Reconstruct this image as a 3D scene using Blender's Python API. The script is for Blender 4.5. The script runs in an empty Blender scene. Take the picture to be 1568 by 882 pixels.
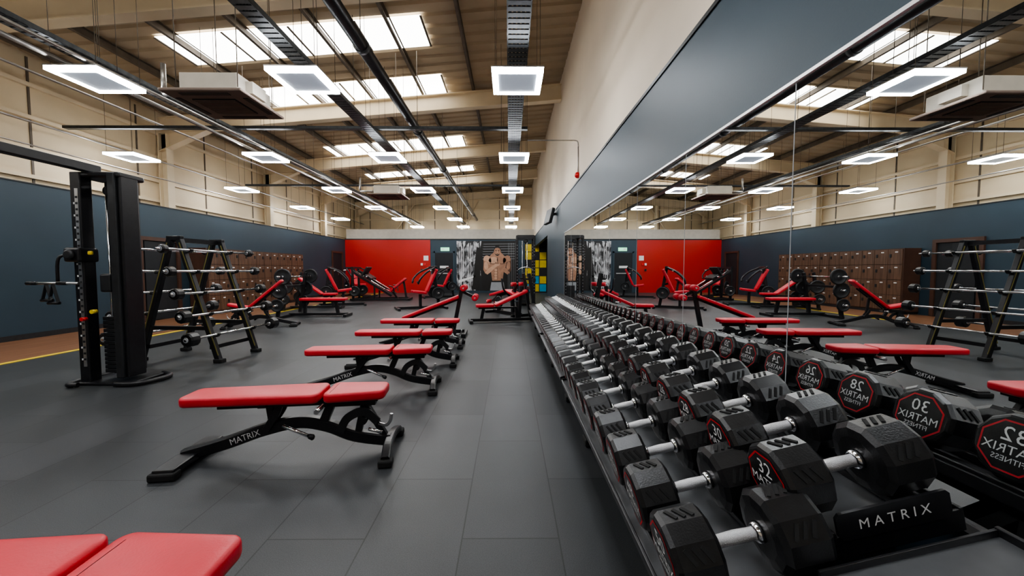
import bpy,bmesh,math,random
from mathutils import Matrix,Vector,Euler
random.seed(3)
sc=bpy.context.scene
# ------------------------------------------------------------------ materials
def mat(name,col,rough=.5,metal=0,var=0.12,scale=6,bump=0,bscale=80,emit=0,spec=.5,ecol=None):
    m=bpy.data.materials.new(name);m.use_nodes=True
    nt=m.node_tree;N=nt.nodes;L=nt.links;b=N['Principled BSDF']
    b.inputs['Roughness'].default_value=rough
    b.inputs['Metallic'].default_value=metal
    b.inputs['Specular IOR Level'].default_value=spec
    tc=N.new('ShaderNodeTexCoord')
    nz=N.new('ShaderNodeTexNoise');nz.inputs['Scale'].default_value=scale;nz.inputs['Detail'].default_value=4
    L.new(tc.outputs['Object'],nz.inputs['Vector'])
    r=N.new('ShaderNodeValToRGB')
    r.color_ramp.elements[0].position=.3;r.color_ramp.elements[1].position=.7
    r.color_ramp.elements[0].color=(*[c*(1-var) for c in col],1)
    r.color_ramp.elements[1].color=(*[min(1,c*(1+var)) for c in col],1)
    L.new(nz.outputs['Fac'],r.inputs['Fac']);L.new(r.outputs['Color'],b.inputs['Base Color'])
    if bump:
        n2=N.new('ShaderNodeTexNoise');n2.inputs['Scale'].default_value=bscale
        L.new(tc.outputs['Object'],n2.inputs['Vector'])
        bp=N.new('ShaderNodeBump');bp.inputs['Strength'].default_value=bump;bp.inputs['Distance'].default_value=.004
        L.new(n2.outputs['Fac'],bp.inputs['Height']);L.new(bp.outputs['Normal'],b.inputs['Normal'])
    if emit:
        b.inputs['Emission Color'].default_value=(*(ecol or col),1);b.inputs['Emission Strength'].default_value=emit
    return m
BLUE=mat('blue_paint',(.024,.048,.068),.5,var=.06,scale=1.5,bump=.05)
CREAM=mat('cream_paint',(.79,.68,.54),.7,var=.04,scale=1.2,bump=.05)
CLAD=mat('cream_cladding',(.67,.55,.37),.6,var=.07,scale=1)
STEELC=mat('cream_steel',(.72,.60,.42),.5,var=.06,scale=2)
DECK=mat('roof_deck_paint',(.45,.36,.245),.7,var=.12,scale=1)
PURL=mat('purlin_steel',(.12,.095,.07),.6,var=.2)
REDW=mat('red_wall_paint',(.46,.014,.009),.45,var=.05,scale=1)
REDP=mat('red_vinyl',(.66,.026,.045),.38,var=.05,scale=5,bump=.12,bscale=150)
BLK=mat('black_powdercoat',(.012,.012,.014),.34,var=.2,scale=20)
BLK2=mat('black_satin',(.018,.019,.021),.45,var=.2,scale=20)
RUB=mat('black_urethane',(.015,.015,.016),.28,var=.25,scale=25,bump=.12,bscale=200)
RUBM=mat('rubber_foot',(.012,.012,.012),.8,var=.2)
CHR=mat('chrome',(.82,.82,.84),.16,1,var=.04,scale=40)
KNURL=mat('knurled_chrome',(.78,.78,.80),.32,1,var=.1,scale=300,bump=.6,bscale=700)
ALU=mat('brushed_aluminium',(.62,.62,.63),.32,1,var=.06,scale=30)
TRAY=mat('shelf_steel',(.17,.175,.185),.3,.5,var=.08,scale=12)
WHT=mat('white_print',(.8,.8,.8),.5,var=.03)
GRY=mat('grey_print',(.35,.36,.38),.5,var=.05)
REDL=mat('red_print',(.6,.02,.03),.5,var=.05)
YEL=mat('yellow_paint',(.75,.55,.03),.5,var=.08)
CYAN=mat('cyan_paint',(.03,.38,.6),.5,var=.08)
LITE=mat('led_diffuser',(1,1,1),.5,var=0,emit=46,ecol=(.94,.97,1))
LPAN=mat('luminaire_centre',(.40,.45,.52),.35,var=.03,emit=.28,ecol=(.75,.86,1))
SKYL=mat('rooflight_grp',(.9,.92,.95),.5,var=.05,scale=3,emit=7,ecol=(.99,.98,.94))
MIR=mat('mirror_silver',(.84,.86,.86),.0,1,var=0)
BRN=mat('brown_timber',(.07,.032,.02),.5,var=.2,scale=4)
DARK=mat('dark_interior',(.012,.014,.017),.7,var=.1)
ACW=mat('ac_casing',(.52,.48,.41),.5,var=.06)
ACD=mat('ac_grille',(.22,.165,.135),.55,var=.1)
TRY2=mat('cable_tray_steel',(.06,.065,.07),.4,.7,var=.3,scale=15)
TUBE=mat('dark_pipe',(.05,.05,.052),.35,.6,var=.15)
GALV=mat('galvanised_conduit',(.45,.43,.4),.35,.8,var=.15,scale=10)
REDD=mat('red_plastic',(.7,.02,.02),.35,var=.03)
GRN=mat('exit_sign_green',(.05,.5,.2),.5,var=.02,emit=1.2,ecol=(.5,1,.7))
def woodmat(name,c1,c2,axis='Y',sc_=1.0):
    m=bpy.data.materials.new(name);m.use_nodes=True
    nt=m.node_tree;N=nt.nodes;L=nt.links;b=N['Principled BSDF'];b.inputs['Roughness'].default_value=.42
    tc=N.new('ShaderNodeTexCoord');mp=N.new('ShaderNodeMapping')
    mp.inputs['Scale'].default_value=(9,.7,9) if axis=='Y' else (9,9,.7)
    nz=N.new('ShaderNodeTexNoise');nz.inputs['Scale'].default_value=2*sc_;nz.inputs['Detail'].default_value=6
    r=N.new('ShaderNodeValToRGB');r.color_ramp.elements[0].position=.35;r.color_ramp.elements[1].position=.68
    r.color_ramp.elements[0].color=(*c1,1);r.color_ramp.elements[1].color=(*c2,1)
    L.new(tc.outputs['Object'],mp.inputs['Vector']);L.new(mp.outputs['Vector'],nz.inputs['Vector'])
    L.new(nz.outputs['Fac'],r.inputs['Fac']);L.new(r.outputs['Color'],b.inputs['Base Color'])
    return m
WOODF=woodmat('wood_floor',(.15,.065,.03),(.27,.13,.065))
WOODL=woodmat('locker_laminate',(.085,.045,.028),(.17,.095,.058),'Z')
def floormat():
    m=bpy.data.materials.new('rubber_tiles');m.use_nodes=True
    nt=m.node_tree;N=nt.nodes;L=nt.links;b=N['Principled BSDF']
    b.inputs['Roughness'].default_value=.42
    g=N.new('ShaderNodeNewGeometry');sp=N.new('ShaderNodeSeparateXYZ');L.new(g.outputs['Position'],sp.inputs[0])
    def add(s,v):
        a=N.new('ShaderNodeMath');a.operation='ADD';L.new(s,a.inputs[0]);a.inputs[1].default_value=v;return a.outputs[0]
    cb=N.new('ShaderNodeCombineXYZ');L.new(add(sp.outputs['Y'],19.8),cb.inputs[0]);L.new(add(sp.outputs['X'],.22+27),cb.inputs[1])
    br=N.new('ShaderNodeTexBrick');br.offset=.5;br.offset_frequency=2;br.squash=1
    br.inputs['Scale'].default_value=1;br.inputs['Mortar Size'].default_value=.004;br.inputs['Mortar Smooth'].default_value=.4
    br.inputs['Brick Width'].default_value=1.0;br.inputs['Row Height'].default_value=.45;br.inputs['Bias'].default_value=0
    br.inputs['Color1'].default_value=(.031,.034,.036,1);br.inputs['Color2'].default_value=(.048,.051,.055,1);br.inputs['Mortar'].default_value=(.012,.013,.014,1)
    L.new(cb.outputs[0],br.inputs['Vector'])
    nz=N.new('ShaderNodeTexNoise');nz.inputs['Scale'].default_value=260;nz.inputs['Detail'].default_value=2;L.new(g.outputs['Position'],nz.inputs['Vector'])
    r=N.new('ShaderNodeValToRGB');r.color_ramp.elements[0].position=.35;r.color_ramp.elements[1].position=.7
    r.color_ramp.elements[0].color=(.7,.7,.7,1);r.color_ramp.elements[1].color=(1.4,1.4,1.4,1);L.new(nz.outputs['Fac'],r.inputs['Fac'])
    n2=N.new('ShaderNodeTexNoise');n2.inputs['Scale'].default_value=1.1;n2.inputs['Detail'].default_value=7;L.new(g.outputs['Position'],n2.inputs['Vector'])
    r2=N.new('ShaderNodeValToRGB');r2.color_ramp.elements[0].position=.3;r2.color_ramp.elements[1].position=.7
    r2.color_ramp.elements[0].color=(.82,.82,.82,1);r2.color_ramp.elements[1].color=(1.15,1.15,1.15,1);L.new(n2.outputs['Fac'],r2.inputs['Fac'])
    def mul(a,c):
        x=N.new('ShaderNodeMixRGB');x.blend_type='MULTIPLY';x.inputs[0].default_value=1;L.new(a,x.inputs[1]);L.new(c,x.inputs[2]);return x.outputs[0]
    L.new(mul(mul(br.outputs['Color'],r.outputs['Color']),r2.outputs['Color']),b.inputs['Base Color'])
    bp=N.new('ShaderNodeBump');bp.inputs['Strength'].default_value=.25;bp.inputs['Distance'].default_value=.003
    L.new(nz.outputs['Fac'],bp.inputs['Height']);L.new(bp.outputs['Normal'],b.inputs['Normal'])
    return m
FLOOR=floormat()
def postermat():
    m=bpy.data.materials.new('poster_photo_backdrop');m.use_nodes=True
    nt=m.node_tree;N=nt.nodes;L=nt.links;b=N['Principled BSDF'];b.inputs['Roughness'].default_value=.4
    tc=N.new('ShaderNodeTexCoord');mp=N.new('ShaderNodeMapping');mp.inputs['Scale'].default_value=(1.6,1,.7)
    nz=N.new('ShaderNodeTexNoise');nz.inputs['Scale'].default_value=2.2;nz.inputs['Detail'].default_value=8;nz.inputs['Distortion'].default_value=1.5
    r=N.new('ShaderNodeValToRGB');r.color_ramp.elements[0].position=.46;r.color_ramp.elements[1].position=.58
    r.color_ramp.elements[0].color=(.008,.008,.009,1);r.color_ramp.elements[1].color=(.5,.5,.52,1)
    L.new(tc.outputs['Object'],mp.inputs['Vector']);L.new(mp.outputs['Vector'],nz.inputs['Vector']);L.new(nz.outputs['Fac'],r.inputs['Fac'])
    L.new(r.outputs['Color'],b.inputs['Base Color']);return m
POST=postermat()
SK1=mat('poster_skin',(.40,.21,.13),.5,var=.2,scale=5);SK2=mat('poster_skin_shadow',(.13,.062,.038),.5,var=.2,scale=5);SK3=mat('poster_skin_light',(.60,.36,.24),.5,var=.1)
HAIR=mat('poster_hair',(.01,.008,.007),.6)
# ------------------------------------------------------------------ mesh builder
_tx={}
def textgeo(s):
    if s in _tx: return _tx[s]
    c=bpy.data.curves.new('t','FONT');c.body=s;c.align_x='CENTER';c.align_y='CENTER';c.size=1;c.resolution_u=2
    o=bpy.data.objects.new('t',c);sc.collection.objects.link(o)
    bpy.context.view_layer.update()
    me=bpy.data.meshes.new_from_object(o.evaluated_get(bpy.context.evaluated_depsgraph_get()))
    g=([v.co.copy() for v in me.vertices],[tuple(p.vertices) for p in me.polygons])
    bpy.data.objects.remove(o);bpy.data.curves.remove(c);bpy.data.meshes.remove(me)
    _tx[s]=g;return g
def V(*a): return Vector(a)
def frame(d,up=None):
    d=d.normalized()
    up=Vector(up) if up is not None else Vector((0,0,1))
    if abs(d.dot(up))>.98: up=Vector((0,1,0)) if abs(d.y)<.9 else Vector((1,0,0))
    s=up.cross(d).normalized();u=d.cross(s).normalized()
    return d,s,u
def catmull(P,n=6):
    P=[Vector(p) for p in P]
    Q=[P[0]]+P+[P[-1]];out=[]
    for i in range(1,len(Q)-2):
        a,b,c,d=Q[i-1],Q[i],Q[i+1],Q[i+2]
        for k in range(n):
            t=k/n
            out.append(.5*((2*b)+(c-a)*t+(2*a-5*b+4*c-d)*t*t+(3*b-a-3*c+d)*t**3))
    out.append(P[-1]);return out
class M:
    def __init__(s): s.v=[];s.f=[];s.mi=[];s.sm=[];s.mats=[]
    def add(s,vs,fs,m,smooth=False):
        if m not in s.mats:s.mats.append(m)
        k=s.mats.index(m);o=len(s.v)
        s.v+=[tuple(v) for v in vs]
        for i,f in enumerate(fs):
            s.f.append(tuple(o+j for j in f));s.mi.append(k);s.sm.append(smooth[i] if isinstance(smooth,list) else smooth)
    def box(s,c,size,m,rot=(0,0,0),bev=0):
        R=Euler(rot).to_matrix() if not isinstance(rot,Matrix) else rot
        c=Vector(c)
        if bev:
            bm=bmesh.new();bmesh.ops.create_cube(bm,size=1)
            for v in bm.verts:v.co=Vector((v.co.x*size[0],v.co.y*size[1],v.co.z*size[2]))
            bmesh.ops.bevel(bm,geom=bm.edges[:],offset=min(bev,min(size)*.45),segments=2,affect='EDGES',profile=.5)
            bm.verts.index_update()
            s.add([c+R@v.co for v in bm.verts],[tuple(v.index for v in f.verts) for f in bm.faces],m);bm.free();return
        x,y,z=[a/2 for a in size]
        vs=[(-x,-y,-z),(x,-y,-z),(x,y,-z),(-x,y,-z),(-x,-y,z),(x,-y,z),(x,y,z),(-x,y,z)]
        s.add([c+R@Vector(v) for v in vs],[(3,2,1,0),(4,5,6,7),(0,1,5,4),(1,2,6,5),(2,3,7,6),(3,0,4,7)],m)
    def b2(s,a,b,m,bev=0):
        a=Vector(a);b=Vector(b);s.box((a+b)/2,[abs(b[i]-a[i]) for i in range(3)],m,bev=bev)
    def beam(s,p0,p1,w,h,m,bev=0,up=None):
        p0=Vector(p0);p1=Vector(p1);d,sd,u=frame(p1-p0,up)
        R=Matrix((d,sd,u)).transposed()
        s.box((p0+p1)/2,((p1-p0).length,w,h),m,rot=R,bev=bev)
    def lathe(s,p0,ax,prof,m,seg=16,smooth=True,ph=0):
        p0=Vector(p0);d,sd,u=frame(Vector(ax));vs=[];fs=[];sm=[]
        for t,r in prof:
            for k in range(seg):
                a=2*math.pi*(k+ph)/seg
                vs.append(p0+d*t+(sd*math.cos(a)+u*math.sin(a))*r)
        n=len(prof)
        for i in range(n-1):
            for k in range(seg):
                fs.append((i*seg+k,i*seg+(k+1)%seg,(i+1)*seg+(k+1)%seg,(i+1)*seg+k));sm.append(smooth)
        fs.append(tuple(reversed(range(seg))));sm.append(False)
        fs.append(tuple((n-1)*seg+k for k in range(seg)));sm.append(False)
        s.add(vs,fs,m,sm)
    def cyl(s,p0,p1,r,m,seg=14,r2=None,smooth=True):
        p0=Vector(p0);p1=Vector(p1)
        s.lathe(p0,p1-p0,[(0,r),((p1-p0).length,r if r2 is None else r2)],m,seg,smooth)
    def sweep(s,pts,m,r=None,wh=None,seg=10,side=None,curve=True,n=6):
        P=catmull(pts,n) if curve else [Vector(p) for p in pts]
        vs=[];fs=[];prev=None
        for i,p in enumerate(P):
            d=(P[min(i+1,len(P)-1)]-P[max(i-1,0)]).normalized()
            if side is not None: sd=(Vector(side)-d*Vector(side).dot(d)).normalized()
            else:
                if prev is None: _,sd,_=frame(d)
                else: sd=(prev-d*prev.dot(d)).normalized()
            prev=sd;u=d.cross(sd)
            if r is not None:
                for k in range(seg):
                    a=2*math.pi*k/seg;vs.append(p+(sd*math.cos(a)+u*math.sin(a))*r)
            else:
                w,h=wh[0]/2,wh[1]/2;c=min(w,h)*.3
                for a,b in ((w,h-c),(w-c,h),(-w+c,h),(-w,h-c),(-w,-h+c),(-w+c,-h),(w-c,-h),(w,-h+c)): vs.append(p+sd*a+u*b)
        g=seg if r is not None else 8
        for i in range(len(P)-1):
            for k in range(g): fs.append((i*g+k,i*g+(k+1)%g,(i+1)*g+(k+1)%g,(i+1)*g+k))
        sm=[r is not None]*len(fs)
        fs.append(tuple(reversed(range(g))));fs.append(tuple((len(P)-1)*g+k for k in range(g)));sm+=[False,False]
        s.add(vs,fs,m,sm)
    def pad(s,x0,x1,w0,w1,th,m,T,cr=.05,er=.018,bot=None):
        def corner(cx,cy,a0):
            return [(cx+cr*math.cos(a0+math.pi/2*k/5),cy+cr*math.sin(a0+math.pi/2*k/5)) for k in range(6)]
        ol=corner(x1-cr,w1-cr,0)+corner(x0+cr,w0-cr,math.pi/2)+corner(x0+cr,-w0+cr,math.pi)+corner(x1-cr,-w1+cr,1.5*math.pi)
        n=len(ol);nr=[]
        for i in range(n):
            a=Vector(ol[i-1]);b=Vector(ol[(i+1)%n]);d=(b-a).normalized();nr.append((d.y,-d.x))
        lv=[(0.0,er*.7),(er*.4,er*.2),(er,0),(th-er,0)]+[(th-er+er*math.sin(a),er*(1-math.cos(a))) for a in (math.pi/8,math.pi/4,math.pi*3/8,math.pi/2)]+[(th+.002,er+.03)]
        vs=[];fs=[];sm=[]
        for z,ins in lv:
            for i in range(n): vs.append(T@Vector((ol[i][0]-nr[i][0]*ins,ol[i][1]-nr[i][1]*ins,z)))
        for j in range(len(lv)-1):
            for i in range(n): fs.append((j*n+i,j*n+(i+1)%n,(j+1)*n+(i+1)%n,(j+1)*n+i));sm.append(True)
        fs.append(tuple((len(lv)-1)*n+i for i in range(n)));sm.append(True)
        fs.append(tuple(reversed(range(n))));sm.append(False)
        s.add(vs,fs,m,sm)
    def poly(s,pts,m): s.add(pts,[tuple(range(len(pts)))],m)
    def text(s,t,size,T,m):
        vs,fs=textgeo(t);s.add([T@(v*size) for v in vs],fs,m)
    def scale(s,x,y,z): s.v=[(a*x,b*y,c*z) for a,b,c in s.v]
    def obj(s,name,loc=(0,0,0),rz=0,rot=None,me=None):
        if me is None:
            me=bpy.data.meshes.new(name);me.from_pydata(s.v,[],s.f)
            for m in s.mats: me.materials.append(m)
            me.polygons.foreach_set('material_index',s.mi);me.polygons.foreach_set('use_smooth',s.sm);me.update()
            s.me=me
        o=bpy.data.objects.new(name,me);sc.collection.objects.link(o)
        o.location=loc;o.rotation_euler=rot if rot else (0,0,rz);return o
def TM(origin,x,y,z):
    m=Matrix.Identity(4)
    for i,c in enumerate((x,y,z)):
        for j in range(3): m[j][i]=c[j]
    for j in range(3): m[j][3]=origin[j]
    return m
XW=1.30;XL=-8.6;YB=-5.5;YF=20.0;YE=22.5
def quick(name,a,b,m,bev=0):
    q=M();c=(Vector(a)+Vector(b))/2;q.b2(Vector(a)-c,Vector(b)-c,m,bev);return q.obj(name,c)
# ------------------------------------------------------------------ shell
q=M();q.b2((XL-.4,YB-.1,-.1),(3.2,YE+.1,0),FLOOR);q.obj('floor')
quick('wood_floor_strip',(XL,YB,0),(-6.72,YF,.006),WOODF)
quick('yellow_floor_line',(-6.72,YB,0),(-6.64,YF,.007),YEL)
quick('wall_left',(XL-.1,YB,0),(XL,YF,2.78),BLUE)
quick('trim_1',(XL-.12,YB,2.78),(XL+.015,YF,2.80),BLK2)
quick('baseboard_left',(XL,YB,0.006),(XL+.015,8.84,.1),BLK2)
quick('wall_left_upper',(-9.1,YB,0),(-9.0,YE,5.3),CLAD)
quick('wall_near',(XL-.4,YB-.1,0),(1.45,YB,6.1),CREAM)
quick('wall_right',(XW,YB,0),(XW+.12,13.0,2.9),BLUE)
quick('wall_right_header',(XW,13.0,2.4),(XW+.12,YF,2.9),BLUE)
quick('wall_right_upper',(XW+.04,YB,2.93),(XW+.16,YE,6.2),CREAM)
quick('trim_2',(XW-.012,YB,2.9),(XW+.13,YF,2.93),BLK2)  # dark trim line, its black also painting the shadow gap below the cream
quick('wall_right_recess',(3.1,13,0),(3.2,YE,2.9),BLUE)
quick('wall_recess_near',(XW+.12,12.9,0),(3.1,13,2.9),BLUE)
quick('ceiling_recess',(XW+.12,12.9,2.9),(3.2,YE,2.95),CREAM)
quick('wall_far',(XL,YF,0),(3.1,YF+.1,2.78),BLUE)
q=M();q.b2((XL,YF-.02,0),(-4.15,YF,2.78),REDW);q.obj('wall_far_red_panel')
quick('trim_3',(XL,YF-.03,2.78),(3.1,YF+.14,2.84),BLK2)
quick('wall_far_bulkhead',(XL,YF+.15,2.6),(1.3,YF+.25,3.35),ACW)
quick('wall_far_upper',(-9.1,YE,0),(1.4,YE+.1,6.3),CLAD)
edges=[-5.2,-3.5,-2.45,-1.4,-.36,.7,1.74,2.8,3.85,4.9,5.95,6.95,7.95,8.9]
q=M()
for a,b in zip(edges[:-1],edges[1:]): q.b2((XW-.008,a+.002,.54),(XW-.001,b-.002,2.09),MIR)
q.obj('wall_mirror')
q=M();q.b2((XW-.016,-5.2,2.09),(XW,8.9,2.105),ALU);q.b2((XW-.022,-5.2,.515),(XW,8.9,.54),ALU);q.b2((XW-.012,8.9,.515),(XW,8.91,2.105),ALU)
for e in edges[1:-1]: q.b2((XW-.009,e-.002,.54),(XW-.001,e+.002,2.09),GRY)
q.obj('mirror_trim')
q=M()
for z in (2.95,3.45,4.05,4.65): q.b2((-9.0,YB,z),(-8.93,YE,z+.07),STEELC)
y=-5
while y<YE:
    q.b2((-9.0,y,2.6),(-8.985,y+.035,5.2),PURL);y+=2.05
for z in (3.5,4.1,4.7,5.3): q.b2((-9,YE-.07,z),(1.3,YE,z+.07),STEELC)
x=-8.2
while x<1: q.b2((x,YE-.015,2.6),(x+.035,YE,5.8),PURL);x+=1.9
q.obj('sheeting_rails')
# roof
SL=.085;ang=math.atan(SL)
def zr(x,H): return 1.25+H+SL*x
q=M();vs=[];fs=[];y=YB;prof=[];k=0
while y<YE+.1:
    prof+=[(y,0),(y+.2,0),(y+.235,.04),(y+.3,.04)];y+=.335
for (yy,dz) in prof:
    vs+=[(-9.2,yy,zr(-9.2,4.78)+dz),(1.5,yy,zr(1.5,4.78)+dz)]
for i in range(len(prof)-1): fs.append((2*i,2*i+1,2*i+3,2*i+2))
q.add(vs,fs,DECK);q.obj('ceiling')
q=M()
x=-8.6
while x<1.3:
    z=zr(x,4.62);q.b2((x-.03,YB,z),(x-.02,YE,z+.15),PURL);q.b2((x-.03,YB,z),(x+.03,YE,z+.01),PURL);q.b2((x-.03,YB,z+.14),(x+.03,YE,z+.15),PURL);x+=1.28
q.obj('roof_purlins')
RY=[-2.5,1.6,5.85,9.95,14.1,18.2,22.2]
for yy in RY:
    q=M();a=-8.93;b=1.33
    for dz,w,h in ((0,.2,.02),(.19,.014,.36),(.38,.2,.02)):
        q.beam((a,yy,zr(a,4.2)+dz+.01),(b,yy,zr(b,4.2)+dz+.01),w,h,STEELC)
    q.poly([(a,yy-.01,zr(a,4.2)),(a,yy-.01,zr(a,4.2)-.45),(a+1.3,yy-.01,zr(a+1.3,4.2))],STEELC)
    q.beam((a,yy,zr(a,4.2)-.45),(a+1.3,yy,zr(a+1.3,4.2)),.2,.015,STEELC)
    z1=zr(a,4.2)
    q.b2((-8.93,yy-.1,0),(-8.91,yy+.1,z1),STEELC);q.b2((-8.73,yy-.1,0),(-8.715,yy+.1,z1),STEELC);q.b2((-8.92,yy-.01,0),(-8.72,yy+.01,z1),STEELC)
    q.obj('steel_portal_frame')
q=M()
for x0,x1 in ((-7.2,-5.4),(-3.1,-1.8)):
    q.cyl((x0,YE-.2,2.7),(x1,YE-.2,5.2),.04,STEELC);
for x0 in (-6.0,-2.78,.3): q.b2((x0-.08,YE-.25,0),(x0+.08,YE-.08,5.5),STEELC)
q.obj('wind_bracing')
for i,(ya,yb) in enumerate(((2.3,3.3),(7.15,8.1),(9.25,10.3),(13.4,14.6),(17.2,18.0))):
    q=M();xa,xb=-6.45,-1.62
    q.beam((xa,(ya+yb)/2,zr(xa,4.765)),(xb,(ya+yb)/2,zr(xb,4.765)),yb-ya,.01,SKYL)
    for t in range(5):
        xx=xa+(xb-xa)*t/4
        q.b2((xx-.02,ya,zr(xx,4.74)),(xx+.02,yb,zr(xx,4.755)),PURL)
    q.obj('skylight')
# ------------------------------------------------------------------ luminaires
LH=3.61
q=M();o=.31;n_=.24
for sx,sy,ex,ey in ((-o,-o,o,-n_),(-o,n_,o,o),(-o,-n_,-n_,n_),(n_,-n_,o,n_)):
    q.b2((sx,sy,0),(ex,ey,.045),LITE)
q.b2((-n_,-n_,.006),(n_,n_,.05),LPAN);q.b2((-o-.006,-o-.006,.045),(o+.006,o+.006,.062),ALU)
q.b2((-.1,-.06,.062),(.1,.06,.11),ALU)
for cx in (.1,-2.6,-5.2,-8.05):
    qq=M();qq.v=list(q.v);qq.f=list(q.f);qq.mi=list(q.mi);qq.sm=list(q.sm);qq.mats=list(q.mats)
    for a in (-.27,.27):
        for b in (-.27,.27): qq.cyl((a,b,.06),(a,b,zr(cx+a,4.62)-LH),.0035,PURL,5)
    me=None
    for k in range(-2,6):  # negative rows are out of view, added for lighting
        if cx<-7.9 and k>4: continue
        oo=qq.obj('led_panel_light',(cx,4.95+3.33*k,LH),me=me);me=oo.data
# ------------------------------------------------------------------ cable trays, pipes
def tray(x,z,w,m=TRY2,y0=YB+.02,y1=YE-.3):
    q=M()
    q.b2((x-w/2,y0,z),(x-w/2+.012,y1,z+.06),m);q.b2((x+w/2-.012,y0,z),(x+w/2,y1,z+.06),m)
    y=y0
    while y<y1-.1:
        q.b2((x-w/2,y,z),(x+w/2,y+.065,z+.006),m);y+=.09
    for c in range(5): q.cyl((x-w/2+.035+c*(w-.07)/4,y0,z+.02),(x-w/2+.035+c*(w-.07)/4,y1,z+.02),.014,BLK2,6)
    y=y0+.6
    while y<y1:
        for s_ in (-1,1): q.cyl((x+s_*w/2,y,z),(x+s_*w/2,y,zr(x,4.62)),.004,PURL,5)
        y+=1.67
    q.obj('cable_tray')
tray(.1,3.84,.25);tray(-2.62,3.84,.2);tray(-5.25,3.84,.22)
q=M();q.cyl((-1.9,YB+.02,4.12),(-1.9,YE-.3,4.12),.085,TUBE,16)
y=-4
while y<YE: q.cyl((-1.9,y,4.12),(-1.9,y+.08,4.12),.098,BLK2,16);q.cyl((-1.9,y,4.2),(-1.9,y,zr(-1.9,4.62)),.006,PURL,6);y+=3
q.obj('overhead_pipe')
q=M()
for x,z,r in ((-5.0,3.72,.022),(-5.45,3.78,.03),(-8.45,3.85,.022),(-8.3,3.4,.014),(-6.9,4.1,.02)): q.cyl((x,YB+.02,z),(x,YE-.3,z),r,GALV,8)
q.obj('conduit_run')
for y,z,xe in ((7.4,3.93,.35),(3.1,3.93,XW-.01),(12.4,3.93,.35)):
    q=M();q.b2((-8.5,y,z),(xe,y+.012,z+.05),TRY2);q.b2((-8.5,y+.09,z),(xe,y+.102,z+.05),TRY2);q.b2((-8.5,y,z),(xe,y+.1,z+.005),TRY2)
    q.obj('cross_cable_tray')
q=M();q.cyl((.35,7.4,3.72),(1.25,7.4,3.72),.012,GALV,8);q.sweep([(1.25,7.4,3.72),(1.31,7.4,3.70),(1.325,7.4,3.6)],GALV,r=.012,seg=8);q.cyl((1.325,7.4,3.62),(1.325,7.4,3.0),.012,GALV,8)
q.obj('wall_conduit')
q=M();q.lathe((1.34,7.4,3.06),(-1,0,0),[(0,.055),(.03,.06),(.06,.05),(.08,.02)],REDD,20);q.obj('fire_alarm_sounder')
q=M();q.box((1.12,10.7,2.72),(.09,.62,.42),BLK2,rot=(0,.25,.15),bev=.015);q.beam((1.15,10.7,2.75),(1.3,10.7,2.8),.06,.06,BLK);q.obj('wall_speaker')
def cassette(x,y):
    q=M();q.b2((-.5,-.45,0),(.5,.45,.04),ACD,bev=.015)
    q.b2((-.27,-.22,-.012),(.27,.22,0.0),BLK2)
    for k in range(12): q.b2((-.26,-.21+k*.035,-.02),(.26,-.195+k*.035,-.012),ACD)
    for s_ in (-1,1):
        q.b2((-.3,s_*.36-.03,-.008),(.3,s_*.36+.03,0),BLK2);q.b2((s_*.42-.03,-.25,-.008),(s_*.42+.03,.25,0),BLK2)
    q.b2((-.36,-.30,.04),(.36,.36,.29),ACW,bev=.01);q.b2((.36,-.15,.10),(.45,.12,.25),ACW)
    q.cyl((-.36,.1,.2),(-.9,.1,.2),.03,GALV,8);q.cyl((-.9,.1,.2),(-.9,.1,.6),.03,GALV,8)
    for a in (-.38,.38):
        for b in (-.32,.36): q.cyl((a,b,.1),(a,b,zr(x,4.62)-3.4),.006,PURL,6)
    q.obj('ceiling_air_conditioner',(x,y,3.4))
cassette(-3.74,5.15);cassette(-3.6,11.5)
# ------------------------------------------------------------------ doors, lockers, wall items
def ldoor(name,y0,y1,z1):
    q=M();q.b2((XL,y0,.006),(XL+.01,y1,z1),DARK)
    for a,b in ((y0-.09,y0),(y1,y1+.09)): q.b2((XL,a,.006),(XL+.05,b,z1+.09),BRN)
    q.b2((XL,y0,z1),(XL+.05,y1,z1+.09),BRN);q.b2((XL+.01,y0+.05,.02),(XL+.035,(y0+y1)/2+.1,z1-.02),DARK,bev=.004)
    q.cyl((XL+.06,(y0+y1)/2,.95),(XL+.06,(y0+y1)/2,1.15),.012,ALU,8)
    q.obj(name)
ldoor('door_1',8.94,9.85,1.93);ldoor('door_2',18.5,19.5,2.05)
q=M();q.b2((-8.58,10.25,.006),(-8.12,15.0,.08),BLK2);q.b2((-8.58,10.22,.08),(-8.12,15.0,1.82),BRN)
nc=12;cw=(15.0-10.28)/nc
for i in range(nc):
    for j in range(4):
        y=10.25+i*cw;z=.1+j*.425
        q.b2((-8.12,y+.006,z+.005),(-8.10,y+cw-.006,z+.418),WOODL,bev=.003)
        q.b2((-8.10,y+cw-.1,z+.2),(-8.085,y+cw-.05,z+.29),BLK2);q.b2((-8.10,y+.12,z+.33),(-8.097,y+.2,z+.36),WHT)
q.obj('locker_bank')
q=M();q.b2((-3.9,YF-.03,0),(-2.95,YF-.005,2.1),DARK,bev=.004);q.b2((-3.98,YF-.04,0),(-3.9,YF,2.18),BLUE);q.b2((-2.95,YF-.04,0),(-2.87,YF,2.18),BLUE);q.b2((-3.98,YF-.04,2.1),(-2.87,YF,2.18),BLUE)
q.b2((-3.8,YF-.06,1.0),(-3.05,YF-.04,1.05),ALU);q.b2((-3.65,YF-.04,1.3),(-3.2,YF-.03,1.42),WHT)
q.obj('door_3')
q=M();q.b2((-3.6,YF-.06,2.2),(-3.15,YF-.01,2.38),GRN);q.b2((-3.55,YF-.063,2.26),(-3.4,YF-.06,2.33),WHT);q.obj('exit_sign')
q=M()
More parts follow.
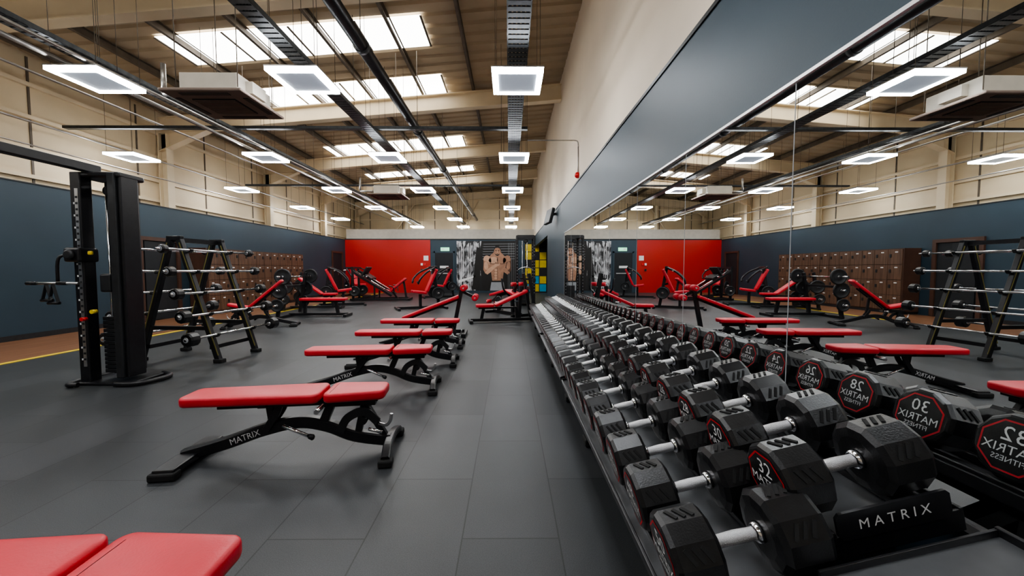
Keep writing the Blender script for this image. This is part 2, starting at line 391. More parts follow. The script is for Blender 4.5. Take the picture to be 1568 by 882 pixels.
for x,z,m in ((-4.6,1.5,WHT),(-4.45,1.5,REDD),(-4.6,1.2,BLK2)): q.b2((x-.05,YF-.06,z-.06),(x+.05,YF-.02,z+.06),m,bev=.005)
q.b2((-4.5,YF-.04,1.7),(-4.25,YF-.02,1.95),WHT)
q.obj('wall_call_points')
# poster with bodybuilder print (flat)
q=M();q.b2((-1.55,0,-1.3),(1.55,.012,1.3),POST)
def flat(pts,m,k): q.poly([(x,-.001-.0015*k,z) for x,z in pts],m)
def ell(cx,cz,rx,rz,m,k,rot=0,n=20):
    flat([(cx+rx*math.cos(a)*math.cos(rot)-rz*math.sin(a)*math.sin(rot),cz+rx*math.cos(a)*math.sin(rot)+rz*math.sin(a)*math.cos(rot)) for a in [2*math.pi*i/n for i in range(n)]],m,k)
for i in range(9):
    x=-1.45+i*.13+random.uniform(-.03,.03);flat([(x,-1.2),(x+.02,-1.2),(x+.03,1.2),(x+.005,1.2)],WHT if i%3 else HAIR,1)
flat([(-.2,-1.3),(1.55,-1.3),(1.55,1.3),(-.25,1.3),(-.35,.3)],HAIR,1.5)
for k in range(7): flat([(-.2+k*.02,.35+k*.13),(1.5,.37+k*.13),(1.5,.385+k*.13),(-.2,.365+k*.13)],GRY,1.8)
for k in range(5): flat([(1.15+k*.09,-1.2),(1.16+k*.09,-1.2),(1.17+k*.09,1.2),(1.16+k*.09,1.2)],GRY,1.8)
flat([(-1.45,-.9),(-.6,-.6),(-.55,-.5),(-1.45,-.75)],WHT,2);flat([(-.75,-1.25),(-.35,-1.25),(-.25,.9),(-.5,1.0)],HAIR,2)
flat([(.40,.72),(.76,.72),(.98,.50),(1.10,.30),(1.02,-.05),(.92,-.35),(.86,-.8),(.32,-.8),(.26,-.35),(.14,-.05),(.04,.30),(.18,.50)],SK1,3)
ell(.06,.30,.2,.25,SK3,4,.3);ell(1.09,.30,.2,.25,SK1,4,-.3)
ell(.38,.30,.25,.17,SK3,4,.1);ell(.80,.30,.25,.17,SK1,4,-.1)
flat([(.57,.44),(.61,.44),(.60,.12),(.58,.12)],SK2,5)
flat([(.16,.16),(.36,.11),(.57,.15),(.57,.13),(.36,.08),(.17,.12)],SK2,5);flat([(1.0,.16),(.82,.11),(.61,.15),(.61,.13),(.82,.08),(1.0,.12)],SK2,5)
for r_ in range(4):
    for s_ in (-1,1): ell(.59+s_*.085,-.22-r_*.145,.075,.062,SK3 if s_<0 else SK1,5)
flat([(.583,-.1),(.597,-.1),(.597,-.75),(.583,-.75)],SK2,6)
flat([(-.13,.28),(.12,.18),(.16,-.12),(.10,-.36),(-.04,-.42),(-.15,-.2)],SK1,6);ell(.0,.0,.11,.22,SK3,7,.1)
flat([(1.30,.28),(1.06,.18),(1.02,-.12),(1.08,-.36),(1.22,-.42),(1.32,-.2)],SK2,6);ell(1.17,.0,.10,.22,SK1,7,-.1)
flat([(-.06,-.36),(.06,-.46),(.20,-.36),(.62,.02),(.54,.14),(.10,-.16)],SK3,8)
flat([(1.24,-.36),(1.12,-.46),(.98,-.36),(.56,.02),(.64,.14),(1.08,-.16)],SK1,8)
ell(.59,.09,.13,.10,SK3,9)
for i in range(4): ell(.51+i*.053,.14,.024,.055,SK1 if i%2 else SK2,10,.2)
ell(.59,.76,.165,.23,SK1,7);ell(.43,.77,.03,.06,SK2,6);ell(.75,.77,.03,.06,SK2,6)
flat([(.42,.82),(.44,1.0),(.59,1.06),(.74,1.0),(.76,.82),(.70,.92),(.59,.95),(.48,.92)],HAIR,9)
for s_ in (-1,1): flat([(.59+s_*.03,.80),(.59+s_*.12,.815),(.59+s_*.12,.84),(.59+s_*.03,.82)],HAIR,9);ell(.59+s_*.07,.78,.03,.014,HAIR,9)
flat([(.59,.79),(.625,.69),(.555,.69)],SK3,9);flat([(.53,.64),(.65,.64),(.62,.61),(.56,.61)],SK2,9)
flat([(.44,.68),(.50,.61),(.59,.59),(.68,.61),(.74,.68),(.68,.56),(.59,.52),(.50,.56)],HAIR,9)
flat([(.28,-.78),(.90,-.78),(.98,-1.3),(.20,-1.3)],GRY,5);flat([(.28,-.78),(.90,-.78),(.91,-.86),(.27,-.86)],HAIR,6)
q.obj('wall_poster',(-1.22,YF-.02,1.42))
q=M();q.b2((-.6,-.02,-1.3),(.6,0,1.3),BLK2)
for i in range(3):
    for j in range(6):
        m=YEL if (i*2+j)%3 else BLK2
        if j<2: m=CYAN if (i+j)%2==0 else YEL
        q.b2((-.56+i*.38,-.028,-1.25+j*.42),(-.22+i*.38,-.02,-.87+j*.42),m)
q.obj('exercise_chart_banner',(1.4,YF-.002,1.32))
# ------------------------------------------------------------------ dumbbell rack
t=math.radians(13.5);u=V(math.cos(t),0,math.sin(t));n=V(-math.sin(t),0,math.cos(t))
PA=V(.962,0,.588);PB=V(.638,0,.418)
def rack(y0,y1,saddles=True):
    q=M();L=y1-y0;yc=(y0+y1)/2
    for P in (PA,PB):
        c=P-n*.035+V(0,yc,0)
        R=Euler((0,-t,0)).to_matrix()
        q.box(c,(.44,L,.006),TRAY,rot=R)
        q.box(c-u*.22-n*.01,(.012,L,.05),BLK,rot=R,bev=.003)
        q.box(c+u*.22+n*.004,(.012,L,.04),BLK,rot=R,bev=.003)
        if saddles:
            for s_ in (-.145,.145):
                q.box(c+u*s_+n*.019,(.07,L,.03),BLK,rot=R,bev=.006)
        q.box(c-n*.04,(.09,L-.02,.06),BLK,rot=R,bev=.005)
        for ye in (y0+.004,y1-.004): q.box(V(c.x,ye,c.z)-n*.01,(.45,.008,.06),BLK,rot=R,bev=.002)
    for yy in (y0+.42,y1-.42):
        q.beam((.56,yy,.045),(1.22,yy,.045),.075,.06,BLK,bev=.008)
        q.box((.58,yy,.03),(.1,.11,.05),RUBM,bev=.01);q.box((1.2,yy,.03),(.08,.11,.05),RUBM,bev=.01)
        q.sweep([(1.12,yy,.06),(1.13,yy,.3),(1.08,yy,.48),(.99,yy,.56)],BLK,wh=(.07,.09),side=(0,1,0))
        q.sweep([(1.12,yy,.2),(.9,yy,.28),(.7,yy,.36)],BLK,wh=(.06,.08),side=(0,1,0))
        q.beam((.72,yy,.06),(.68,yy,.35),.05,.06,BLK,bev=.006)
    q.beam((1.13,y0+.42,.2),(1.13,y1-.42,.2),.05,.08,BLK)
    c=PA+u*.035+n*.018+V(0,y0-.012,0)
    o8=[(-.135,-.036),(.135,-.036),(.15,-.02),(.15,.028),(.14,.038),(-.14,.038),(-.15,.028),(-.15,-.02)]
    vs=[c+u*a+n*b+V(0,dy,0) for dy in (0,.008) for a,b in o8]
    q.add(vs,[tuple(range(8)),tuple(reversed(range(8,16)))]+[(k,k+8,(k+1)%8+8,(k+1)%8) for k in range(8)],BLK)
    T=TM(c+V(0,-.001,0),u,n,(0,-1,0));q.text('M A T R I X',.038,T,WHT)
    q.obj('dumbbell_rack')
rack(-1.35,.88,False)
for a,b in ((.95,3.06),(3.12,5.22),(5.28,7.38),(7.44,8.35)): rack(a,b)
def dumbbell(r,lab,detail):
    q=M();hl=.112+.35*(r-.05);g=.068;x0=g;x1=g+hl
    for s_ in (-1,1):
        N_=12
        q.lathe((s_*x0,0,0),(s_,0,0),[(0,r*.62),(.004,r*.86),(.016,r),(hl-.016,r),(hl-.004,r*.93),(hl,r*.86)],RUB,N_,False,.5)
        q.lathe((s_*(x0-.018),0,0),(s_,0,0),[(0,.02),(.006,.026),(.018,.028)],CHR,14)
        X=s_*(x1+.0012)
        T=TM((X,0,0),(0,s_,0),(0,0,1),(s_,0,0))
        for rr,m,dz in ((.80*r,REDL,0),(.745*r,RUB,.0008)):
            q.poly([T@Vector((rr*math.cos(math.pi/8+k*math.pi/4),rr*math.sin(math.pi/8+k*math.pi/4),dz)) for k in range(8)],m)
        if detail>0:
            for ty,tz,st in ((.33,.60,str(lab)),(-.10,.36,'MATRIX'),(-.38,.22,'FITNESS')):
                T2=TM((X+s_*.0016,0,r*ty),(0,s_,0),(0,0,1),(s_,0,0));q.text(st,r*tz,T2,WHT)
        else:
            q.b2((X-.001,-.3*r,.1*r),(X+.003*s_,.3*r,.5*r),WHT);q.b2((X-.001,-.5*r,-.3*r),(X+.003*s_,.5*r,-.15*r),WHT)
        if detail>1:
            for a in range(12):
                an=2*math.pi*a/12+math.pi/2
                ra=r*math.cos(math.pi/12)+.001
                nn=V(0,math.cos(an),math.sin(an));tt=V(0,-math.sin(an),math.cos(an))
                if nn.z<-.2: continue
                if a%2: continue
                for k in range(3):
                    cx=s_*(x0+hl*.34+k*hl*.17)
                    Rm=Matrix((V(1,0,0),tt,nn)).transposed()@Euler((0,0,.5*s_)).to_matrix()
                    q.box(V(cx,0,0)+nn*ra,(hl*.07,r*.38,.004),RUBM,rot=Rm)
    q.lathe((-x0,0,0),(1,0,0),[(0,.0155),(.02,.0165),(x0,.0185),(2*x0-.02,.0165),(2*x0,.0155)],KNURL,16)
    return q
for P,y,lab,r0 in ((PA,1.06,32,.102),(PB,.99,50,.106)):
    i=0
    while True:
        r=max(.056,r0-.0019*i)
        if y+r>8.3: break
        lb=lab-2*i if lab-2*i>1 else max(1,lab-2*i)%10+1
        q=dumbbell(r,lb,2 if i<8 else (1 if i<14 else 0))
        q.obj('dumbbell',P+n*(r+.0005)+V(0,y,0),rot=(0,-t,0))
        y+=2*r+.047;i+=1
# ------------------------------------------------------------------ benches
def bench(name,x,y,rz=0,back=0,seat=0,h=.40):
    q=M()
    q.sweep([(-.74,0,.045),(-.45,0,.115),(-.18,0,.195),(.06,0,.235),(.26,0,.20),(.46,0,.12),(.72,0,.075)],BLK,wh=(.065,.08),side=(0,1,0))
    q.box((-.70,0,.045),(.14,.5,.045),BLK,bev=.012)
    for s_ in (-1,1):
        q.box((-.70,s_*.235,.025),(.17,.07,.05),RUBM,bev=.012);q.box((.735,s_*.24,.025),(.1,.08,.05),RUBM,bev=.012)
    q.sweep([(.735,-.25,.045),(.725,-.1,.08),(.725,.1,.08),(.735,.25,.045)],BLK,wh=(.06,.05),side=(1,0,0))
    q.beam((.22,0,.20),(.30,0,.37),.06,.06,BLK,bev=.006);q.beam((.48,0,.12),(.54,0,.37),.05,.05,BLK,bev=.006);q.beam((.70,0,.08),(.54,0,.34),.045,.045,BLK,bev=.006)
    q.beam((.22,0,.36),(.62,0,.36),.06,.05,BLK,bev=.006)
    for s_ in (-1,1): q.sweep([(-.16,s_*.045,.20),(-.12,s_*.045,.26),(-.08,s_*.045,.32),(-.06,s_*.045,.37)],BLK,wh=(.02,.05),side=(0,1,0))
    q.cyl((-.02,-.09,.245),(.16,-.09,.165),.012,CHR,10);q.lathe((.16,-.09,.165),(1,0,-.4),[(0,.018),(.03,.02),(.04,.01)],BLK,10)
    q.cyl((.24,-.16,.35),(.24,.16,.35),.018,CHR,12)
    q.sweep([(.62,.0,.20),(.70,-.05,.2),(.74,-.08,.24),(.75,-.08,.29)],ALU,r=.012,seg=8);q.cyl((.58,-.08,.19),(.68,-.08,.16),.012,CHR,8)
    q.cyl((.54,-.07,.24),(.54,.07,.24),.025,BLK,12)
    q.sweep([(.36,-.04,.16),(.42,-.045,.26),(.54,-.045,.3),(.64,-.04,.22)],BLK2,wh=(.015,.06),side=(0,1,0))
    d=V(.27,0,.08).normalized();up=V(-d.z,0,d.x)
    q.text('MATRIX',.060,TM((-.31,-.0345,.155),d,up,(0,-1,0)),WHT)
    T=Matrix.Translation((.255,0,h))@Matrix.Rotation(back,4,'Y')
    q.pad(-.955,-.010,.125,.15,.062,REDP,T,cr=.05)
    for s_ in (-1,1): q.beam(T@V(-.72,s_*.06,-.018),T@V(-.02,s_*.06,-.018),.035,.03,BLK,bev=.004)
    q.beam(T@V(-.4,-.12,-.012),T@V(-.4,.12,-.012),.05,.02,BLK);q.beam(T@V(-.4,0,-.03),(-.12,0,.2),.05,.05,BLK,bev=.005)
    T=Matrix.Translation((.265,0,h))@Matrix.Rotation(-seat,4,'Y')
    q.pad(.008,.44,.15,.12,.062,REDP,T,cr=.05)
    q.beam(T@V(.02,0,-.015),T@V(.38,0,-.015),.12,.025,BLK,bev=.004)
    q.scale(.885,.95,.97)
    q.obj(name,(x,y,0),rz)
bench('adjustable_bench',-1.46,2.5,math.radians(7))
bench('adjustable_bench',-1.43,3.88,math.radians(5))
bench('adjustable_bench',-1.38,4.97,math.radians(3))
bench('adjustable_bench',-1.43,6.08,math.radians(2))
bench('adjustable_bench',-1.415,.98,math.radians(3))
bench('adjustable_bench',-5.35,8.2,math.radians(200),back=math.radians(40),seat=math.radians(12))
def roller(q,dx,dz,r=.06):
    q.cyl((dx,-.22,dz),(dx,.22,dz),.015,CHR,8)
    for s_ in (-1,1): q.lathe((dx,s_*.05,dz),(0,s_,0),[(0,r*.8),(.01,r),(.14,r),(.15,r*.75)],REDP,16)
def decline(x,y,rz):
    q=M();q.beam((-.6,0,.08),(.55,0,.08),.07,.07,BLK,bev=.006)
    for xx in (-.6,.55): q.box((xx,0,.035),(.08,.55,.07),BLK,bev=.01)
    q.beam((.35,0,.1),(.5,0,.86),.07,.07,BLK,bev=.006);q.beam((-.45,0,.1),(-.4,0,.33),.06,.06,BLK,bev=.006)
    q.beam((-.5,0,.33),(.45,0,.70),.06,.06,BLK)
    T=Matrix.Translation((0,0,.53))@Matrix.Rotation(-math.radians(21),4,'Y')
    q.pad(-.62,.5,.14,.14,.06,REDP,T)
    roller(q,.55,.9);roller(q,.76,.72)
    q.beam((.5,0,.84),(.78,0,.70),.05,.05,BLK)
    q.obj('decline_bench',(x,y,0),rz)
decline(-1.4,7.1,.03)
# ------------------------------------------------------------------ cable crossover
def crossover(x,y0,y1):
    q=M()
    for yc,sg in ((y1,1),(y0,-1)):
        q.b2((-.30,yc-.22,0),(.30,yc+.22,.035),BLK,bev=.01)
        q.sweep([(.15,yc-.25,.03),(.36,yc-.24,.03),(.45,yc-.1,.03),(.43,yc+.1,.03),(.25,yc+.22,.03)],BLK,r=.026,seg=10)
        q.sweep([(-.2,yc-.28,.03),(-.30,yc-.28,.03),(-.34,yc-.15,.03),(-.32,yc+.2,.03),(-.2,yc+.25,.03)],BLK,r=.026,seg=10)
        q.box((-.23,yc-.12,1.15),(.11,.12,2.25),BLK,bev=.01)
        q.box((-.215,yc-.182,1.15),(.035,.004,1.9),ALU)
        for k in range(28): q.box((-.215,yc-.186,.28+k*.064),(.02,.004,.022),BLK2)
        for k in range(14): q.box((-.24,yc-.186,.28+k*.128),(.012,.004,.02),WHT)
        q.box((.14,yc-.05,1.17),(.08,.26,2.2),BLK2,bev=.012);q.box((.20,yc-.05,1.17),(.035,.2,2.2),BLK,bev=.012)
        q.box((-.02,yc+.13,1.15),(.30,.02,2.1),BLK2);q.box((-.02,yc-.02,2.25),(.48,.30,.06),BLK,bev=.02)
        for xx in (-.09,.03): q.cyl((xx,yc,.08),(xx,yc,2.2),.012,CHR,10)
        for k in range(14): q.box((-.03,yc,.12+k*.045),(.22,.12,.039),BLK2,bev=.004)
        q.cyl((-.03,yc,.75),(-.03,yc,1.35),.012,ALU,8);q.cyl((-.02,yc-.06,1.1),(-.02,yc-.06,2.2),.004,BLK2,6)
        q.box((0,yc-.1,1.1),(.12,.1,.2),BLK2,bev=.02)
        q.box((-.23,yc-.15,1.40),(.17,.2,.15),BLK,bev=.02);q.lathe((-.23,yc-.29,1.40),(0,1,0),[(0,.035),(.01,.05),(.03,.05),(.04,.035)],BLK2,18)
        q.lathe((-.34,yc-.2,1.40),(0,1,0),[(0,.03),(.01,.045),(.03,.045),(.04,.03)],BLK2,16)
        q.box((-.08,yc-.2,1.42),(.04,.03,.04),YEL,bev=.01);q.cyl((-.16,yc-.2,.72),(-.16,yc-.25,.72),.02,REDD,12);q.cyl((-.05,yc-.2,.8),(-.05,yc-.25,.8),.022,YEL,12)
        q.lathe((-.02,yc-.06,2.1),(0,1,0),[(0,.05),(.02,.06),(.04,.05)],BLK2,18)
        q.sweep([(-.28,yc-.2,1.40),(-.36,yc-.25,1.36),(-.38,yc-.25,1.12)],BLK,r=.014,seg=10)
        q.cyl((-.72,yc-.22,1.10),(-.2,yc-.22,1.10),.014,ALU,10)
        for xx in (-.74,-.42): q.cyl((xx,yc-.22,1.10),(xx+.1,yc-.22,1.10),.02,BLK,10)
        for dx,hh in ((-.54,.17),(-.47,.2)):
            q.sweep([(dx,yc-.22,1.09),(dx-.03,yc-.22,1.05-hh*.4),(dx-.05,yc-.22,1.09-hh)],BLK2,wh=(.03,.008),side=(0,1,0))
            q.sweep([(dx,yc-.22,1.09),(dx+.03,yc-.22,1.05-hh*.4),(dx+.05,yc-.22,1.09-hh)],BLK2,wh=(.03,.008),side=(0,1,0))
            q.cyl((dx-.06,yc-.22,1.09-hh),(dx+.06,yc-.22,1.09-hh),.016,BLK,10)
    q.beam((-.17,y0,2.33),(-.17,y1,2.33),.09,.09,BLK,bev=.01)
    q.beam((-.17,(y0+y1)/2-.5,2.25),(-.17,(y0+y1)/2+.5,2.25),.04,.04,BLK)
    for s_ in (-.8,.8):
        q.sweep([(-.17,(y0+y1)/2+s_,2.3),(-.3,(y0+y1)/2+s_,2.22),(-.5,(y0+y1)/2+s_,2.2)],BLK,r=.02,seg=8)
    q.obj('cable_crossover_machine',(x,0,0))
crossover(-4.35,.3,4.25)
# ------------------------------------------------------------------ barbell rack
def wplate(q,c,ax,r,th=.04,m=BLK2):
    c=Vector(c);q.lathe(c-Vector(ax)*th/2,ax,[(0,r*.3),(0.001,r*.35),(.008,r*.8),(0.0,r*.84),(0.004,r),(th-.004,r),(th,r*.84),(th-.008,r*.8),(th-.001,r*.35),(th,r*.3)],m,24)
    q.lathe(c-Vector(ax)*(th/2+.003),ax,[(0,.03),(th+.006,.03)],ALU,12)
OLIV=mat('rack_edge_trim',(.20,.17,.05),.45,var=.1)
def barrack(x,y,rz=0):
    q=M();f=.33
    for s_ in (-1,1):
        yy=s_*f
        for sx in (-1,1):
            q.beam((sx*.06,yy,1.66),(sx*.55,yy,.03),.06,.07,BLK,bev=.006)
            q.beam((sx*.085,yy-.031,1.6),(sx*.57,yy-.031,.1),.004,.014,OLIV)
            q.box((sx*.56,yy,.025),(.12,.09,.05),RUBM,bev=.01)
            for k in range(5):
                z=.36+k*.28;xx=.06+.49*(1.66-z)/1.63
                q.sweep([(sx*(xx+.02),yy,z),(sx*(xx+.09),yy,z-.005),(sx*(xx+.12),yy,z+.035)],BLK,wh=(.04,.02),side=(0,1,0),n=3)
        q.beam((-.1,yy,1.66),(.1,yy,1.66),.06,.06,BLK,bev=.006);q.beam((-.42,yy,.46),(.42,yy,.46),.05,.05,BLK)
    q.beam((0,-f,1.64),(0,f,1.64),.06,.06,BLK);q.beam((-.45,-f,.2),(-.45,f,.2),.05,.05,BLK);q.beam((.45,-f,.2),(.45,f,.2),.05,.05,BLK)
    for sx in (-1,1):
        for k in range(5):
            z=.36+k*.28;xx=sx*(.06+.49*(1.66-z)/1.63+.09);z+=.02
            r=.088-.008*k;hb=.055-.006*k
            if sx<0 or k%2==0: q.cyl((xx,-.8,z),(xx,.8,z),.0155,CHR,10)
            else:
                q.sweep([(xx,-.8,z),(xx,-.4,z),(xx+.0,-.3,z),(xx+.05,-.2,z-.0),(xx,-.1,z),(xx,.1,z),(xx+.05,.2,z),(xx,.3,z),(xx,.4,z),(xx,.8,z)],CHR,r=.0155,seg=10,n=3)
            for s_ in (-1,1):
                q.lathe((xx,s_*.66,z),(0,s_,0),[(0,r*.7),(.012,r),(2*hb,r),(2*hb+.015,r*.8)],RUB,12,False)
                q.lathe((xx,s_*.64,z),(0,s_,0),[(0,.03),(.02,.03)],CHR,12);q.lathe((xx,s_*(.676+2*hb),z),(0,s_,0),[(0,.035),(.008,.03)],GRY,12)
    q.obj('barbell_rack',(x,y,0),rz)
barrack(-4.42,5.42,math.radians(-4))
# ------------------------------------------------------------------ plate-loaded stations
def barbell(q,x,z,L=1.0,pr=.225,n_=1):
    q.cyl((x,-L,z),(x,L,z),.014,CHR,10)
    for s_ in (-1,1):
        q.cyl((x,s_*.66,z),(x,s_*L,z),.025,CHR,12)
        for k in range(n_): wplate(q,(x,s_*(.71+k*.055),z),(0,1,0),pr-.03*k)
def press_bench(name,x,y,rz,ang_=0,bar=True,pr=.2,low=.42,store=1,W=.56):
    q=M();q.beam((-.3,0,.06),(1.2,0,.06),.08,.07,BLK,bev=.006);q.box((1.2,0,.035),(.08,.5,.07),BLK,bev=.01);q.box((-.3,0,.035),(.1,2*W+.08,.07),BLK,bev=.01)
    for s_ in (-1,1):
        q.beam((-.3,s_*W,.06),(-.12,s_*W,1.15),.07,.08,BLK,bev=.006)
        q.box((-.08,s_*W,1.02),(.1,.05,.04),BLK,bev=.004);q.box((-.02,s_*W,1.07),(.02,.05,.1),BLK)
        for zz,pp in ((.35,.16),(.72,.2))[:2*store]:
            xx=-.3+.18*(zz-.06)/1.09
            q.cyl((xx,s_*W,zz),(xx,s_*(W+.24),zz),.025,CHR,10);wplate(q,(xx,s_*(W+.1),zz),(0,1,0),pp)
    q.beam((-.2,-W,.8),(-.2,W,.8),.06,.06,BLK)
    q.beam((.1,0,.08),(.12,0,low-.03),.07,.07,BLK);q.beam((.95,0,.08),(.9,0,low-.03),.07,.07,BLK)
    if ang_:
        q.beam((.05,0,.1),(.0,0,.85),.07,.07,BLK,bev=.005)
        T=Matrix.Translation((.62,0,low))@Matrix.Rotation(ang_,4,'Y');q.pad(-.85,0,.14,.14,.07,REDP,T)
        T=Matrix.Translation((.66,0,low));q.pad(0,.42,.15,.13,.07,REDP,T);q.beam((.1,0,low-.02),(1.02,0,low-.02),.08,.04,BLK)
    else:
        q.beam((.05,0,low-.02),(1.1,0,low-.02),.1,.05,BLK);q.pad(-.0,1.18,.14,.14,.07,REDP,Matrix.Translation((0,0,low)))
    if bar: barbell(q,-.07,1.06,pr=pr)
    q.obj(name,(x,y,0),rz)
press_bench('olympic_flat_bench',-5.5,10.0,math.radians(3))
press_bench('olympic_incline_bench',-6.55,11.9,math.radians(12),math.radians(38),bar=False)
def legpress(x,y,rz,s=1):
    q=M()
    for s_ in (-1,1):
        q.beam((-1.1,s_*.38,.06),(1.1,s_*.38,.06),.07,.08,BLK,bev=.006)
        q.cyl((-.5,s_*.3,.25),(1.05,s_*.3,1.25),.025,CHR,12);q.beam((-.45,s_*.38,.2),(1.0,s_*.38,1.14),.06,.09,BLK,bev=.006)
        q.beam((1.0,s_*.38,.06),(1.02,s_*.38,1.3),.08,.08,BLK,bev=.006);q.beam((.2,s_*.38,.06),(.2,s_*.38,.6),.06,.06,BLK)
        q.cyl((.45,s_*.38,.95),(.45,s_*.62,.95),.025,CHR,10)
        q.cyl((.9,s_*.4,.4),(.9,s_*.7,.4),.025,CHR,10);wplate(q,(.9,s_*.55,.4),(0,1,0),.2)
        q.sweep([(-.55,s_*.35,.35),(-.5,s_*.42,.55),(-.35,s_*.42,.6)],BLK,r=.02)
    for xx in (-1.1,1.1): q.beam((xx,-.38,.06),(xx,.38,.06),.08,.08,BLK)
    q.beam((1.02,-.42,1.3),(1.02,.42,1.3),.08,.08,BLK)
    R=Euler((0,-math.radians(33),0)).to_matrix()
    q.box((.62,0,1.12),(.06,.7,.5),BLK2,rot=R,bev=.02);q.box((.45,0,.92),(.3,.74,.12),BLK,rot=R,bev=.02)
    q.box((.5,0,.72),(1.1,.5,.03),REDP,rot=R,bev=.01)
    T=Matrix.Translation((-.35,0,.33))@Matrix.Rotation(math.radians(40),4,'Y');q.pad(-.8,0,.2,.2,.08,REDP,T)
    T=Matrix.Translation((-.38,0,.3))@Matrix.Rotation(math.radians(-12),4,'Y');q.pad(0,.38,.2,.18,.08,REDP,T)
    q.beam((-.95,0,.06),(-.85,0,.75),.07,.07,BLK);q.beam((-.6,0,.06),(-.45,0,.3),.07,.07,BLK)
    q.obj('leg_press_machine',(x,y,0),rz)
legpress(-5.1,15.2,math.radians(185));
def chestpress(name,x,y,rz,pr=.19,arm=True):
    q=M()
    q.beam((-.7,0,.05),(.75,0,.05),.08,.08,BLK,bev=.006)
    for xx in (-.7,.75): q.box((xx,0,.035),(.08,.8,.07),BLK,bev=.01)
    q.beam((-.55,0,.05),(-.35,0,1.3),.09,.09,BLK,bev=.008);q.beam((-.35,-.4,1.3),(-.35,.4,1.3),.08,.08,BLK,bev=.008)
    for s_ in (-1,1):
        q.sweep([(-.35,s_*.38,1.3),(-.05,s_*.5,1.15),(.15,s_*.52,.95),(.2,s_*.46,.8)],BLK,r=.03)
        q.cyl((.2,s_*.46,.82),(.2,s_*.26,.86),.018,RUBM,10)
        if arm: q.cyl((-.15,s_*.46,1.2),(-.15,s_*.7,1.2),.022,CHR,10)
        q.cyl((-.45,s_*.05,.5),(-.45,s_*.4,.5),.022,CHR,10);wplate(q,(-.45,s_*.28,.5),(0,1,0),pr)
    T=Matrix.Translation((-.18,0,.52))@Matrix.Rotation(math.radians(66),4,'Y');q.pad(-.78,0,.16,.14,.08,REDP,T)
    T=Matrix.Translation((-.12,0,.46))@Matrix.Rotation(math.radians(-8),4,'Y');q.pad(0,.45,.18,.17,.08,REDP,T)
    q.beam((.05,0,.06),(.05,0,.46),.08,.08,BLK);q.beam((-.45,0,.75),(-.26,0,.8),.06,.06,BLK)
    q.obj(name,(x,y,0),rz)
chestpress('chest_press_machine',-5.75,13.0,math.radians(20))
chestpress('chest_press_machine',-2.75,11.9,math.radians(205))
chestpress('shoulder_press_machine',-3.0,16.6,math.radians(200))
chestpress('shoulder_press_machine',-6.9,17.4,math.radians(-30))
press_bench('olympic_decline_bench',.28,9.0,math.radians(190),math.radians(24),bar=False,low=.36,store=0,W=.3)
def legcurl(x,y,rz):
    q=M();q.beam((-.6,0,.05),(.7,0,.05),.08,.08,BLK,bev=.006)
    for xx in (-.6,.7): q.box((xx,0,.035),(.08,.6,.07),BLK,bev=.01)
    q.beam((-.35,0,.05),(-.3,0,.5),.08,.08,BLK);q.beam((.35,0,.05),(.3,0,.62),.08,.08,BLK);q.beam((-.4,0,.48),(.45,0,.66),.07,.06,BLK)
    T=Matrix.Translation((0,0,.60))@Matrix.Rotation(-math.radians(12),4,'Y');q.pad(-.65,.1,.16,.16,.07,REDP,T)
    T=Matrix.Translation((.1,0,.64))@Matrix.Rotation(math.radians(14),4,'Y');q.pad(.02,.5,.16,.14,.07,REDP,T)
    roller(q,.55,.85,.055);roller(q,-.68,.32,.055)
    q.beam((.3,0,.6),(.55,0,.85),.05,.05,BLK);q.beam((-.4,0,.48),(-.68,0,.32),.05,.05,BLK)
    for s_ in (-1,1):
        q.sweep([(.3,s_*.05,.5),(.35,s_*.3,.7),(.3,s_*.34,1.0)],BLK,r=.025);q.cyl((.1,s_*.05,.35),(.1,s_*.42,.35),.022,CHR,8)
    wplate(q,(.1,-.3,.35),(0,1,0),.17)
    q.obj('leg_curl_machine',(x,y,0),rz)
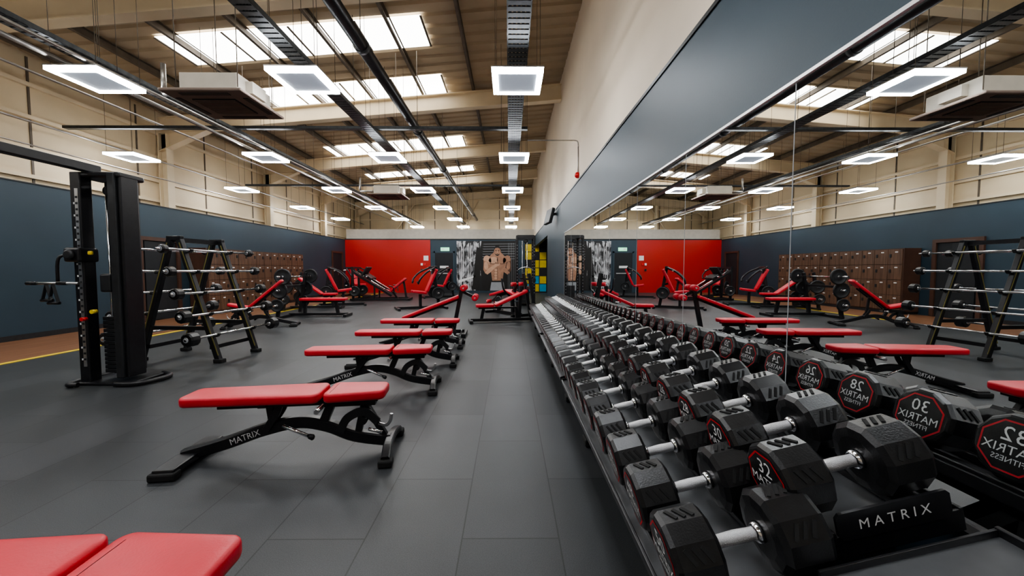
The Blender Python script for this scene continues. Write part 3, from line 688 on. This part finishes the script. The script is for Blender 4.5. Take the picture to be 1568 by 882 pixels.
legcurl(-.1,10.5,math.radians(-55))
def prack(x,y,a=.3,b=.5):
    q=M()
    for sx in (-a,a):
        for yy in (-b,b):
            q.beam((sx,yy,.03),(sx,yy,2.3),.07,.07,BLK,bev=.006)
            for k in range(16): q.box((sx,yy-.037,.5+k*.1),(.02,.003,.025),GRY)
        q.beam((sx,-b,.04),(sx,b,.04),.07,.08,BLK);q.beam((sx,-b,2.28),(sx,b,2.28),.07,.07,BLK);q.beam((sx,-b,1.5),(sx,b,1.5),.05,.06,BLK)
    for yy in (-b,b): q.beam((-a,yy,2.28),(a,yy,2.28),.075,.09,BLK)
    q.beam((-a,b,.04),(a,b,.04),.07,.08,BLK)
    for k in range(12): q.box((0,b-.1,.12+k*.05),(.3,.14,.044),BLK2,bev=.004)
    for xx in (-.08,.08): q.cyl((xx,b-.1,.1),(xx,b-.1,2.2),.012,CHR,8)
    q.lathe((0,-b,2.14),(0,1,0),[(0,.05),(.02,.07),(.04,.05)],BLK2,18);q.cyl((0,-b+.02,1.3),(0,-b+.02,2.1),.005,BLK2,6);q.sweep([(-.25,-b+.02,1.22),(-.1,-b+.02,1.3),(.1,-b+.02,1.3),(.25,-b+.02,1.22)],CHR,r=.014,seg=8)
    for zz in (.9,1.6): q.box((a,-b+.02,zz),(.1,.16,.12),BLK2,bev=.02)
    q.obj('pulldown_tower',(x,y,0))
prack(.52,12.5,.27,.45)
# ------------------------------------------------------------------ world, camera
w=bpy.data.worlds.new('world');sc.world=w;w.use_nodes=True
w.node_tree.nodes['Background'].inputs[0].default_value=(.75,.8,.9,1);w.node_tree.nodes['Background'].inputs[1].default_value=.6
cam=bpy.data.cameras.new('camera');cam.sensor_width=36;cam.lens=36*580/1568;cam.clip_start=.05
co=bpy.data.objects.new('camera',cam);sc.collection.objects.link(co)
co.location=(0,0,1.25);co.rotation_euler=(math.radians(90-2.86),0,math.radians(-.4));sc.camera=co
sc.view_settings.view_transform='AgX';sc.view_settings.look='AgX - Medium High Contrast'
